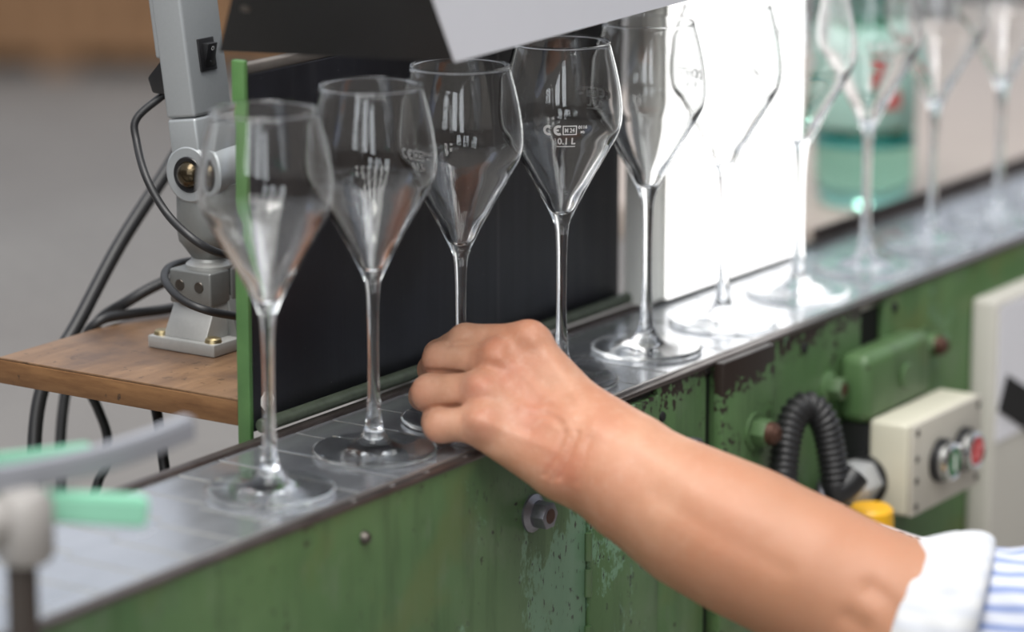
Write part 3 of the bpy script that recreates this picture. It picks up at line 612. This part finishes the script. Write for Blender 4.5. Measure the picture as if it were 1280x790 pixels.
def ring_arc(cx_, cz, r, w, a0, a1):
    b = bmesh.new(); n = 18; A = []
    for i in range(n+1):
        a = math.radians(a0+(a1-a0)*i/n); A.append((b.verts.new((cx_+(r-w)*math.cos(a), 0, cz+(r-w)*math.sin(a))), b.verts.new((cx_+r*math.cos(a), 0, cz+r*math.sin(a)))))
    for p, q in zip(A, A[1:]): b.faces.new((p[0], q[0], q[1], p[1]))
    return b
mk = bmesh.new(); zc = .1727
for b in (ring_arc(-.0095, zc, .0034, .0017, 58, 302), ring_arc(-.0029, zc, .0034, .0017, 58, 302), flat(-.0056, -.0028, zc-.0007, zc+.0007),
          flat(-.0032+.0028, .0088, zc+.0024, zc+.0031), flat(-.0004, .0088, zc-.0031, zc-.0024), flat(-.0004, .0003, zc-.0024, zc+.0024), flat(.0081, .0088, zc-.0024, zc+.0024),
          text_bm('M 24', .0040, .0008, zc-.0014, .78), text_bm('0116', .0030, .0095, zc+.0008), text_bm('Mb', .0024, .0112, zc-.0022), text_bm('0116', .0030, .0097, zc+.0008), text_bm('0.1 L', .0058, -.0037, zc-.0092, 1.05), text_bm('0.1 L', .0058, -.00385, zc-.0090, 1.05), text_bm('0.1 L', .0058, -.0038, zc-.0094, 1.05), text_bm('M 24', .0040, .0010, zc-.0014, .78), text_bm('0116', .0030, .0096, zc+.0009),
          text_bm('0.1 L', .0058, -.0040, zc-.0092, 1.05), flat(-.0045, .0085, zc-.0112, zc-.0106)):
    merge(mk, b)
bmesh.ops.subdivide_edges(mk, edges=[e for e in mk.edges if e.calc_length() > .0012], cuts=2)
bmesh.ops.triangulate(mk, faces=mk.faces)
CAMANG = math.atan2(-GYL, -GX[3])
def wrap(bm_src, phi0, name, dz):
    me = bpy.data.meshes.new(name); b = bm_src.copy()
    for v in b.verts:
        z = v.co.z+dz; r = bowl_r(z)+.00010; a = phi0+v.co.x/.0388
        v.co = Vector((r*math.cos(a), r*math.sin(a), z))
    b.to_mesh(me); b.free(); me.materials.append(M['etch']); return me
GLAB = ['empty stemmed glass standing before the bright green end of the black board',
        'empty stemmed glass between the one at the green board end and the gripped one',
        'stemmed glass whose stem is gripped by the hand',
        'stemmed glass with crisp white CE and 0.1 L mark behind the wrist and knuckles',
        'stemmed glass standing before the right edge of the black board next to the lit panel',
        'stemmed glass bleached out in front of the middle of the lit white panel',
        'stemmed glass before the far edge of the lit white panel and beside the green bottle',
        'stemmed glass standing directly in front of the green plastic bottle',
        'blurred stemmed glass next after the green bottle along the conveyor',
        'blurred stemmed glass, second after the green bottle along the conveyor',
        'blurred stemmed glass at the far end of the row, third after the green bottle']
MARK = {0: [], 1: [], 2: [-.78], 3: [.02, math.pi-.66], 4: [2.2], 5: [1.4], 6: [-2.4], 7: [.3], 8: [2.9], 9: [-1.5], 10: [1.0]}
for i, gx in enumerate(GX):
    dy = (0, .0005, -.0005, 0, .0008, -.0004, .0006, -.0003, .0004, 0, 0)[i]
    g = thing('stemmed_glass', GLAB[i], 'glass', (gx, GYL+dy, ZT+.0006), 'stemmed glasses in a row on the conveyor')
    for n, me in (('foot', me_foot), ('stem', me_stem), ('bowl', me_bowl)): link(bpy.data.objects.new(n, me), g)
    ca = math.atan2(-(GYL+dy), -gx)
    for ph in MARK[i]:
        link(bpy.data.objects.new('fill_mark', wrap(mk, ca+ph, 'fill_mark', .013 if abs(ph) > 1.6 else 0)), g)
mk.free()

# ------------------------------------------------------------------ bench, bottle, crate behind
bench = thing('workbench', 'low beige topped workbench behind the far end of the conveyor', 'workbench', (3.0, 1.8, 0))
BZ = .912
opart(bench, 'bench_top', box(bmesh.new(), 2.50, 3.54, 1.30, 1.90, BZ-.03, BZ, .002), M['bench'])
for xx in (2.54, 3.44):
    for yy in (1.34, 1.82): opart(bench, 'leg', box(bmesh.new(), xx, xx+.04, yy, yy+.04, 0, BZ-.03), M['bench_leg'])
bot = thing('plastic_bottle', 'green plastic water bottle standing on the bench behind the glasses', 'bottle', (2.632, 1.376, BZ))
pr = [(.000, .010), (.018, .006), (.026, .0005), (.032, .000), (.037, .003), (.042, .012), (.0440, .025), (.0440, .055), (.0425, .058), (.0440, .061), (.0440, .165), (.0425, .168), (.0440, .171), (.0440, .200), (.0425, .215), (.037, .240), (.028, .265), (.0185, .285), (.0145, .298), (.0140, .318)]
opart(bot, 'body', lathe(bmesh.new(), pr, 48, Matrix.Translation((2.632, 1.376, BZ)), cap=False), M['bottle'], auto=60)
opart(bot, 'band', lathe(bmesh.new(), [(.0442, .055), (.0446, .0555), (.0446, .0615), (.0442, .062)], 48, Matrix.Translation((2.632, 1.376, BZ))), M['bottle_ring'], auto=60)
opart(bot, 'label_wrap', lathe(bmesh.new(), [(.0441, .072), (.0444, .0725), (.0444, .160), (.0441, .1605)], 48, Matrix.Translation((2.632, 1.376, BZ))), M['bottle_label'], auto=60)
b_ = bmesh.new(); ca = math.atan2(-1.376, -2.632); vs = [[b_.verts.new((2.632+.0447*math.cos(ca+a), 1.376+.0447*math.sin(ca+a), BZ+z)) for z in (.090, .106)] for a in np.linspace(.15, .75, 8)]
for A, B in zip(vs, vs[1:]): b_.faces.new((A[0], B[0], B[1], A[1]))
opart(bot, 'red_print', b_, M['bottle_red'])
opart(bot, 'screw_cap', lathe(bmesh.new(), [(.0150, .304), (.0155, .305), (.0155, .320), (.0145, .322), (0, .322)], 32, Matrix.Translation((2.632, 1.376, BZ))), M['bottle_ring'])
cr = thing('wooden_crate', 'orange brown slatted wooden crate standing far back on the hall floor', 'crate', (7.15, 6.27, 0))
cr.rotation_euler = (0, 0, -YAW)
def crpart(n, *b): bm_obj(n, box(bmesh.new(), *b), M['crate'], cr)
for i in range(14): crpart('slat', -.70+i*.10, -.70+i*.10+.065, 0, .02, .05, .80)
for zz in (.06, .40, .74): crpart('batten', -.72, .70, .021, .05, zz, zz+.06)
crpart('crate_box', -.72, .70, .051, .90, .06, .78)
for xx in (-.70, -.05, .58): crpart('runner', xx, xx+.10, .03, .88, 0, .058)

# ------------------------------------------------------------------ person: arm and hand (one continuous surface)
def smin(a, b, k):
    h = np.clip(.5+.5*(b-a)/k, 0, 1); return b*(1-h)+a*h-k*h*(1-h)
def surface_nets(vals, origin, h):
    s = vals < 0; nx, ny, nz = vals.shape
    c = [(i, j, k) for i in (0, 1) for j in (0, 1) for k in (0, 1)]
    cnt = sum(s[i:nx-1+i, j:ny-1+j, k:nz-1+k].astype(np.int8) for i, j, k in c)
    act = (cnt > 0) & (cnt < 8); idx = np.argwhere(act); ids = -np.ones(act.shape, np.int64); ids[act] = np.arange(len(idx))
    cv = {q: vals[idx[:, 0]+q[0], idx[:, 1]+q[1], idx[:, 2]+q[2]] for q in c}
    acc = np.zeros((len(idx), 3)); num = np.zeros(len(idx))
    for a in c:
        for ax in range(3):
            if a[ax]: continue
            b = list(a); b[ax] = 1; b = tuple(b); va, vb = cv[a], cv[b]; m = (va < 0) != (vb < 0)
            t = np.where(m, va/np.where(m, va-vb, 1), 0); p = np.tile(np.array(a, float), (len(idx), 1)); p[:, ax] += t
            acc[m] += p[m]; num[m] += 1
    V = origin+(idx+acc/num[:, None])*h; Q = []
    for ax in range(3):
        o1, o2 = [(1, 2), (2, 0), (0, 1)][ax]
        sl0 = [slice(1, None)]*3; sl0[ax] = slice(0, -1); sl1 = [slice(1, None)]*3; sl1[ax] = slice(1, None)
        A, B = s[tuple(sl0)], s[tuple(sl1)]; e = np.argwhere(A != B); flip = A[tuple(e.T)]
        base = e.copy(); 
        for q in (o1, o2): base[:, q] += 1
        ok = np.ones(len(base), bool)
        for q in range(3): ok &= base[:, q] < act.shape[q]
        base, flip = base[ok], flip[ok]
        def g(d1, d2):
            z = base.copy(); z[:, o1] -= d1; z[:, o2] -= d2; return ids[tuple(z.T)]
        q4 = np.stack([g(0, 0), g(1, 0), g(1, 1), g(0, 1)], 1); q4[~flip] = q4[~flip][:, ::-1]; Q.append(q4)
    Q = np.concatenate(Q); return V, Q[(Q >= 0).all(1)]
J = {  # joints: u, v, depth, radius
 'i': [(658, 428, 2.071, .0115), (582, 426, 2.0885, .0104), (548, 443, 2.112, .0088), (556, 451, 2.136, .0072)],
 'm': [(622, 449, 2.070, .0118), (551, 450, 2.092, .0110), (541, 462, 2.122, .0092), (558, 470, 2.145, .0076)],
 'r': [(604, 490, 2.056, .0118), (538, 491, 2.072, .0114), (530, 495, 2.100, .0090), (548, 492, 2.122, .0074)],
 'l': [(604, 529, 2.040, .0108), (550, 532, 2.048, .0100), (544, 527, 2.072, .0080), (560, 520, 2.088, .0068)],
 't': [(705, 500, 2.075, .0160), (672, 462, 2.115, .0120), (632, 455, 2.142, .0100), (602, 452, 2.152, .0085)]}
JW = {n: [(pt(u, v, d), r) for u, v, d, r in L] for n, L in J.items()}
ARM = [(735, 556, 2.045, .0245), (765, 580, 2.035, .0275), (800, 606, 2.025, .0318), (870, 648, 2.01, .0378), (940, 682, 1.995, .0398), (1020, 722, 1.98, .0400), (1110, 768, 1.97, .0420), (1200, 792, 1.965, .0430), (1290, 800, 1.955, .044)]
AW = [(pt(u, v, d), r) for u, v, d, r in ARM]
allp = np.array([p for L in list(JW.values())+[AW] for p, r in L]); h = .0014
lo_, hi_ = allp.min(0)-.052, allp.max(0)+.052
n3_ = np.ceil((hi_-lo_)/h).astype(int)
gx_, gy_, gz_ = [(lo_[i]+np.arange(n3_[i])*h).astype(np.float32) for i in range(3)]
BIG = np.full(tuple(n3_), 1.0, np.float32)
def cone(a, ra, b, rb):
    a = np.asarray(a, np.float32); b = np.asarray(b, np.float32); ab = b-a; L2 = float(ab@ab)+1e-12
    X, Y, Z = gx_[:, None, None]-a[0], gy_[None, :, None]-a[1], gz_[None, None, :]-a[2]
    t = np.clip((X*ab[0]+Y*ab[1]+Z*ab[2])/L2, 0, 1)
    return np.sqrt((X-t*ab[0])**2+(Y-t*ab[1])**2+(Z-t*ab[2])**2)-(ra+(rb-ra)*t)
def chain(L, k=.004):
    d = None
    for (a, ra), (b, rb) in zip(L, L[1:]):
        c_ = cone(a, ra, b, rb); d = c_ if d is None else smin(d, c_, k)
    return d
# palm: metacarpal rays
CARP = {'i': (738, 530, 2.050, .0185), 'm': (732, 546, 2.042, .0190), 'r': (724, 564, 2.036, .0190), 'l': (708, 578, 2.034, .0170)}
palm = None
for n in 'imrl':
    u, v, d, r = CARP[n]; c_ = cone(JW[n][0][0], JW[n][0][1]*1.08, pt(u, v, d), r); palm = c_ if palm is None else smin(palm, c_, .012)
palm = smin(palm, cone(pt(650, 470, 2.082), .014, pt(715, 535, 2.058), .018), .012)     # palm body behind the rays
palm = smin(palm, cone(pt(610, 545, 2.045), .009, pt(690, 584, 2.034), .0160), .010)    # outer edge of the hand
arm = chain(AW, .020)
arm = smin(arm, cone(pt(745, 570, 2.036), .020, pt(775, 575, 2.04), .022), .02)
body_ = smin(palm, arm, .018)
for n, kk in (('i', .006), ('m', .0055), ('r', .0055), ('l', .006), ('t', .010)):
    body_ = smin(body_, chain(JW[n], .0035), kk) if n == 't' else body_
fing = None
for n in 'imrl':
    f_ = chain(JW[n], .0035); fing = f_ if fing is None else smin(fing, f_, .0012)
body_ = smin(body_, fing, .0065)
# knuckle bumps, tendons, wrist bone
for (u, v, d, r) in ((664, 424, 2.0650, .0105), (624, 446, 2.0615, .0102), (606, 487, 2.0480, .0100), (606, 527, 2.0340, .0090)):
    body_ = smin(body_, cone(pt(u, v, d), r, pt(u+4, v+3, d), r), .006)
for a_, b2 in (((640, 446, 2.0640), (722, 530, 2.0310)), ((622, 490, 2.0500), (716, 552, 2.0255)), ((672, 432, 2.0650), (728, 512, 2.0365))):
    body_ = smin(body_, cone(pt(*a_), .0035, pt(*b2), .0030), .009)
body_ = smin(body_, cone(pt(748, 592, 2.016), .0085, pt(752, 594, 2.016), .0085), .014)
V_, Q_ = surface_nets(body_, lo_, h); del body_, fing, palm, arm, BIG
# light smoothing
nb = np.zeros((len(V_), 3)); cn = np.zeros(len(V_))
for it in range(3):
    nb[:] = 0; cn[:] = 0
    for a_, b2 in ((0, 1), (1, 2), (2, 3), (3, 0)):
        np.add.at(nb, Q_[:, a_], V_[Q_[:, b2]]); np.add.at(cn, Q_[:, a_], 1); np.add.at(nb, Q_[:, b2], V_[Q_[:, a_]]); np.add.at(cn, Q_[:, b2], 1)
    V_ = V_*.5+.5*nb/cn[:, None]
# skin relief: tendons, veins, knuckle folds and wrist creases on the back of the hand
fa, fb = V_[Q_[:, 2]]-V_[Q_[:, 0]], V_[Q_[:, 3]]-V_[Q_[:, 1]]; fn = np.cross(fa, fb); N_ = np.zeros_like(V_)
for q in range(4): np.add.at(N_, Q_[:, q], fn)
N_ /= np.linalg.norm(N_, axis=1)[:, None]+1e-12
D_ = V_-CAM; dz_ = D_@FW; UV_ = np.stack([640+FPX*(D_@RT)/dz_, 395-FPX*(D_@UP)/dz_], 1)
if (N_*(V_-V_.mean(0))).sum() < 0: N_ = -N_; Q_ = Q_[:, ::-1]
front = np.clip(-(N_@FW)*2.0, 0, 1)
def stroke(pts, w, amp):
    P = [p[[0, 1]] for p in smooth_path([np.array((u, v, 0.0)) for u, v in pts], 6)]; d = np.full(len(V_), 1e9)
    for a, b in zip(P, P[1:]):
        ab = b-a; t = np.clip(((UV_-a)@ab)/(ab@ab+1e-9), 0, 1); d = np.minimum(d, np.linalg.norm(UV_-a-t[:, None]*ab, axis=1))
    return amp*.001*np.exp(-(d/w)**2)*front
dis = np.zeros(len(V_))
for pts, w, amp in (([(706, 541), (694, 570), (682, 594)], 3.0, -1.1), ([(722, 541), (712, 568), (699, 598)], 3.2, -1.3), ([(714, 548), (704, 572), (690, 600)], 2.4, -.7), ([(738, 548), (730, 575), (722, 604)], 3.0, -.6),
                    ([(627, 449), (660, 474), (690, 500), (716, 522)], 7, .7), ([(610, 488), (645, 505), (690, 530)], 7, .6), ([(668, 428), (695, 458), (722, 498)], 8, .7), ([(612, 528), (650, 545), (690, 562)], 7, .5),
                    ([(640, 438), (662, 462), (684, 484)], 9, -1.1), ([(612, 468), (640, 486), (668, 504)], 9, -1.0), ([(600, 509), (630, 524), (660, 538)], 8, -.9),
                    ([(664, 511), (684, 512), (704, 522), (711, 533)], 4, .55), ([(660, 518), (682, 520), (700, 529)], 5, -.5), ([(640, 470), (655, 490), (650, 512)], 4, .4),
                    ([(598, 431), (575, 428), (560, 431)], 3, -1.0), ([(580, 468), (560, 465), (530, 463)], 3, -1.2), ([(573, 508), (550, 509), (530, 513)], 3, -1.2),
                    ([(604, 420), (602, 430)], 4, -.35), ([(584, 440), (582, 460)], 4, -.4), ([(572, 478), (571, 502)], 4, -.4), ([(576, 520), (578, 545)], 4, -.4),
                    ([(744, 534), (752, 540)], 12, 1.0), ([(600, 566), (616, 572)], 9, 1.0), ([(656, 418), (668, 420)], 10, .8), ([(612, 444), (622, 446)], 10, 1.2), ([(590, 476), (602, 482)], 11, 1.0), ([(592, 524), (602, 528)], 10, .8),
                    ([(800, 560), (880, 620), (960, 655)], 16, .8), ([(820, 620), (900, 670), (980, 712)], 14, -.7), ([(1090, 735), (1110, 750), (1125, 775)], 14, -2.2), ([(1060, 772), (1078, 785)], 14, -1.6)):
    dis += stroke(pts, w, amp)
V_ = V_+N_*dis[:, None]
me = bpy.data.meshes.new('person'); me.from_pydata(V_.tolist(), [], Q_.tolist()); me.validate(); me.shade_smooth()
fl_ = np.zeros(len(V_))
def flush(u, v, d, r, s):
    global fl_
    fl_ = np.maximum(fl_, s*np.exp(-(np.linalg.norm(V_-pt(u, v, d), axis=1)/r)**2))
for u, v, d, r, s in ((640, 480, 2.05, .020, .55), (616, 446, 2.06, .012, .7), (600, 488, 2.045, .013, .7), (604, 528, 2.03, .012, .6), (664, 424, 2.07, .012, .6), (700, 590, 2.01, .016, .6), (668, 520, 2.03, .022, .5),
                      (530, 490, 2.07, .012, .35), (545, 452, 2.09, .011, .3), (545, 535, 2.045, .011, .35), (770, 610, 2.0, .03, .3), (1048, 775, 1.94, .008, 1.0), (1080, 700, 1.94, .04, .45), (960, 700, 1.95, .05, .35)):
    flush(u, v, d, r, s)
at_ = me.attributes.new('flush', 'FLOAT', 'POINT'); at_.data.foreach_set('value', fl_.astype(np.float32))
at_ = me.attributes.new('tan', 'FLOAT', 'POINT'); tn_ = np.clip((UV_[:, 0]-720)/260, 0, 1)*.85; at_.data.foreach_set('value', tn_.astype(np.float32))  # skin gets darker and browner from wrist towards elbow
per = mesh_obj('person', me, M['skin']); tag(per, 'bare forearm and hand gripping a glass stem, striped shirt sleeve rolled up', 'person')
# sleeve and rolled cuff
AX = [np.array(pt(*p)) for p in ((1085, 766, 1.972), (1122, 776, 1.970), (1165, 783, 1.967), (1210, 788, 1.963), (1290, 796, 1.955), (1420, 800, 1.94), (1620, 770, 1.92), (1900, 700, 1.90))]
AXP = smooth_path(AX, 10); cum = np.r_[0, np.cumsum([np.linalg.norm(b-a) for a, b in zip(AXP, AXP[1:])])]
def axis_at(s):
    p = np.array([np.interp(s, cum, [q[i] for q in AXP]) for i in range(3)]); q = np.array([np.interp(s+.004, cum, [w[i] for w in AXP]) for i in range(3)]); r = np.array([np.interp(s-.004, cum, [w[i] for w in AXP]) for i in range(3)])
    T = (q-r)/np.linalg.norm(q-r); n = UP-T*(UP@T); n /= np.linalg.norm(n); return p, n, np.cross(T, n)
def cloth_tube(name, prof, mat, wr, seed, seg=140):
    vs, fs, uv = [], [], []; rg = random.Random(seed); ph = [rg.uniform(0, 6.28) for _ in range(8)]
    for j, (s, r) in enumerate(prof):
        p, n, b = axis_at(s)
        for i in range(seg):
            a = 2*math.pi*i/seg
            w = wr*(.45*math.sin(3*a+ph[0]+s*40)+.35*math.sin(5*a+ph[1]-s*95)+.30*math.sin(2*a+ph[2]+s*150)+.22*math.sin(9*a+ph[3]+s*70)+.16*math.sin(14*a+ph[4]-s*210))
            sh = wr*1.1*math.sin(2*a+ph[5])
            pp, nn, b3 = axis_at(s+sh) if abs(sh) > 1e-5 else (p, n, b)
            vs.append(tuple(pp+(nn*math.cos(a)+b3*math.sin(a))*(r+w)))
    for j in range(len(prof)-1):
        for i in range(seg): fs.append((j*seg+i, j*seg+(i+1) % seg, (j+1)*seg+(i+1) % seg, (j+1)*seg+i)); uv.append((i, j))
    me = bpy.data.meshes.new(name); me.from_pydata(vs, [], fs); L = me.uv_layers.new(name='UVMap')
    for f, (i, j) in enumerate(uv):
        for q, (di, dj) in enumerate(((0, 0), (1, 0), (1, 1), (0, 1))): L.data[f*4+q].uv = ((i+di)/seg, (j+dj)/max(1, len(prof)-1))
    o = mesh_obj(name, me, mat, per, True); return o
s0_ = float(np.interp(10, range(len(cum)), cum))        # cuff edge
cuffp = [(s0_+.020, .0420), (s0_+.006, .0428), (s0_+.001, .0438), (s0_-.0015, .0452), (s0_-.0005, .0468), (s0_+.003, .0484), (s0_+.008, .0498), (s0_+.013, .0512), (s0_+.018, .0527), (s0_+.023, .0545), (s0_+.028, .0566), (s0_+.033, .0582), (s0_+.038, .0590), (s0_+.043, .0586), (s0_+.047, .0568), (s0_+.050, .0540), (s0_+.050, .0510), (s0_+.047, .0480)]
cloth_tube('rolled_cuff', cuffp, M['cuff'], .0027, 3)
slp = [(s0_+.028, .0470), (s0_+.040, .0490), (s0_+.046, .0500)]+[(s0_+.05+.006*i, .0495+.00035*i) for i in range(36)]
cloth_tube('shirt_sleeve', slp, M['sleeve'], .0026, 5)
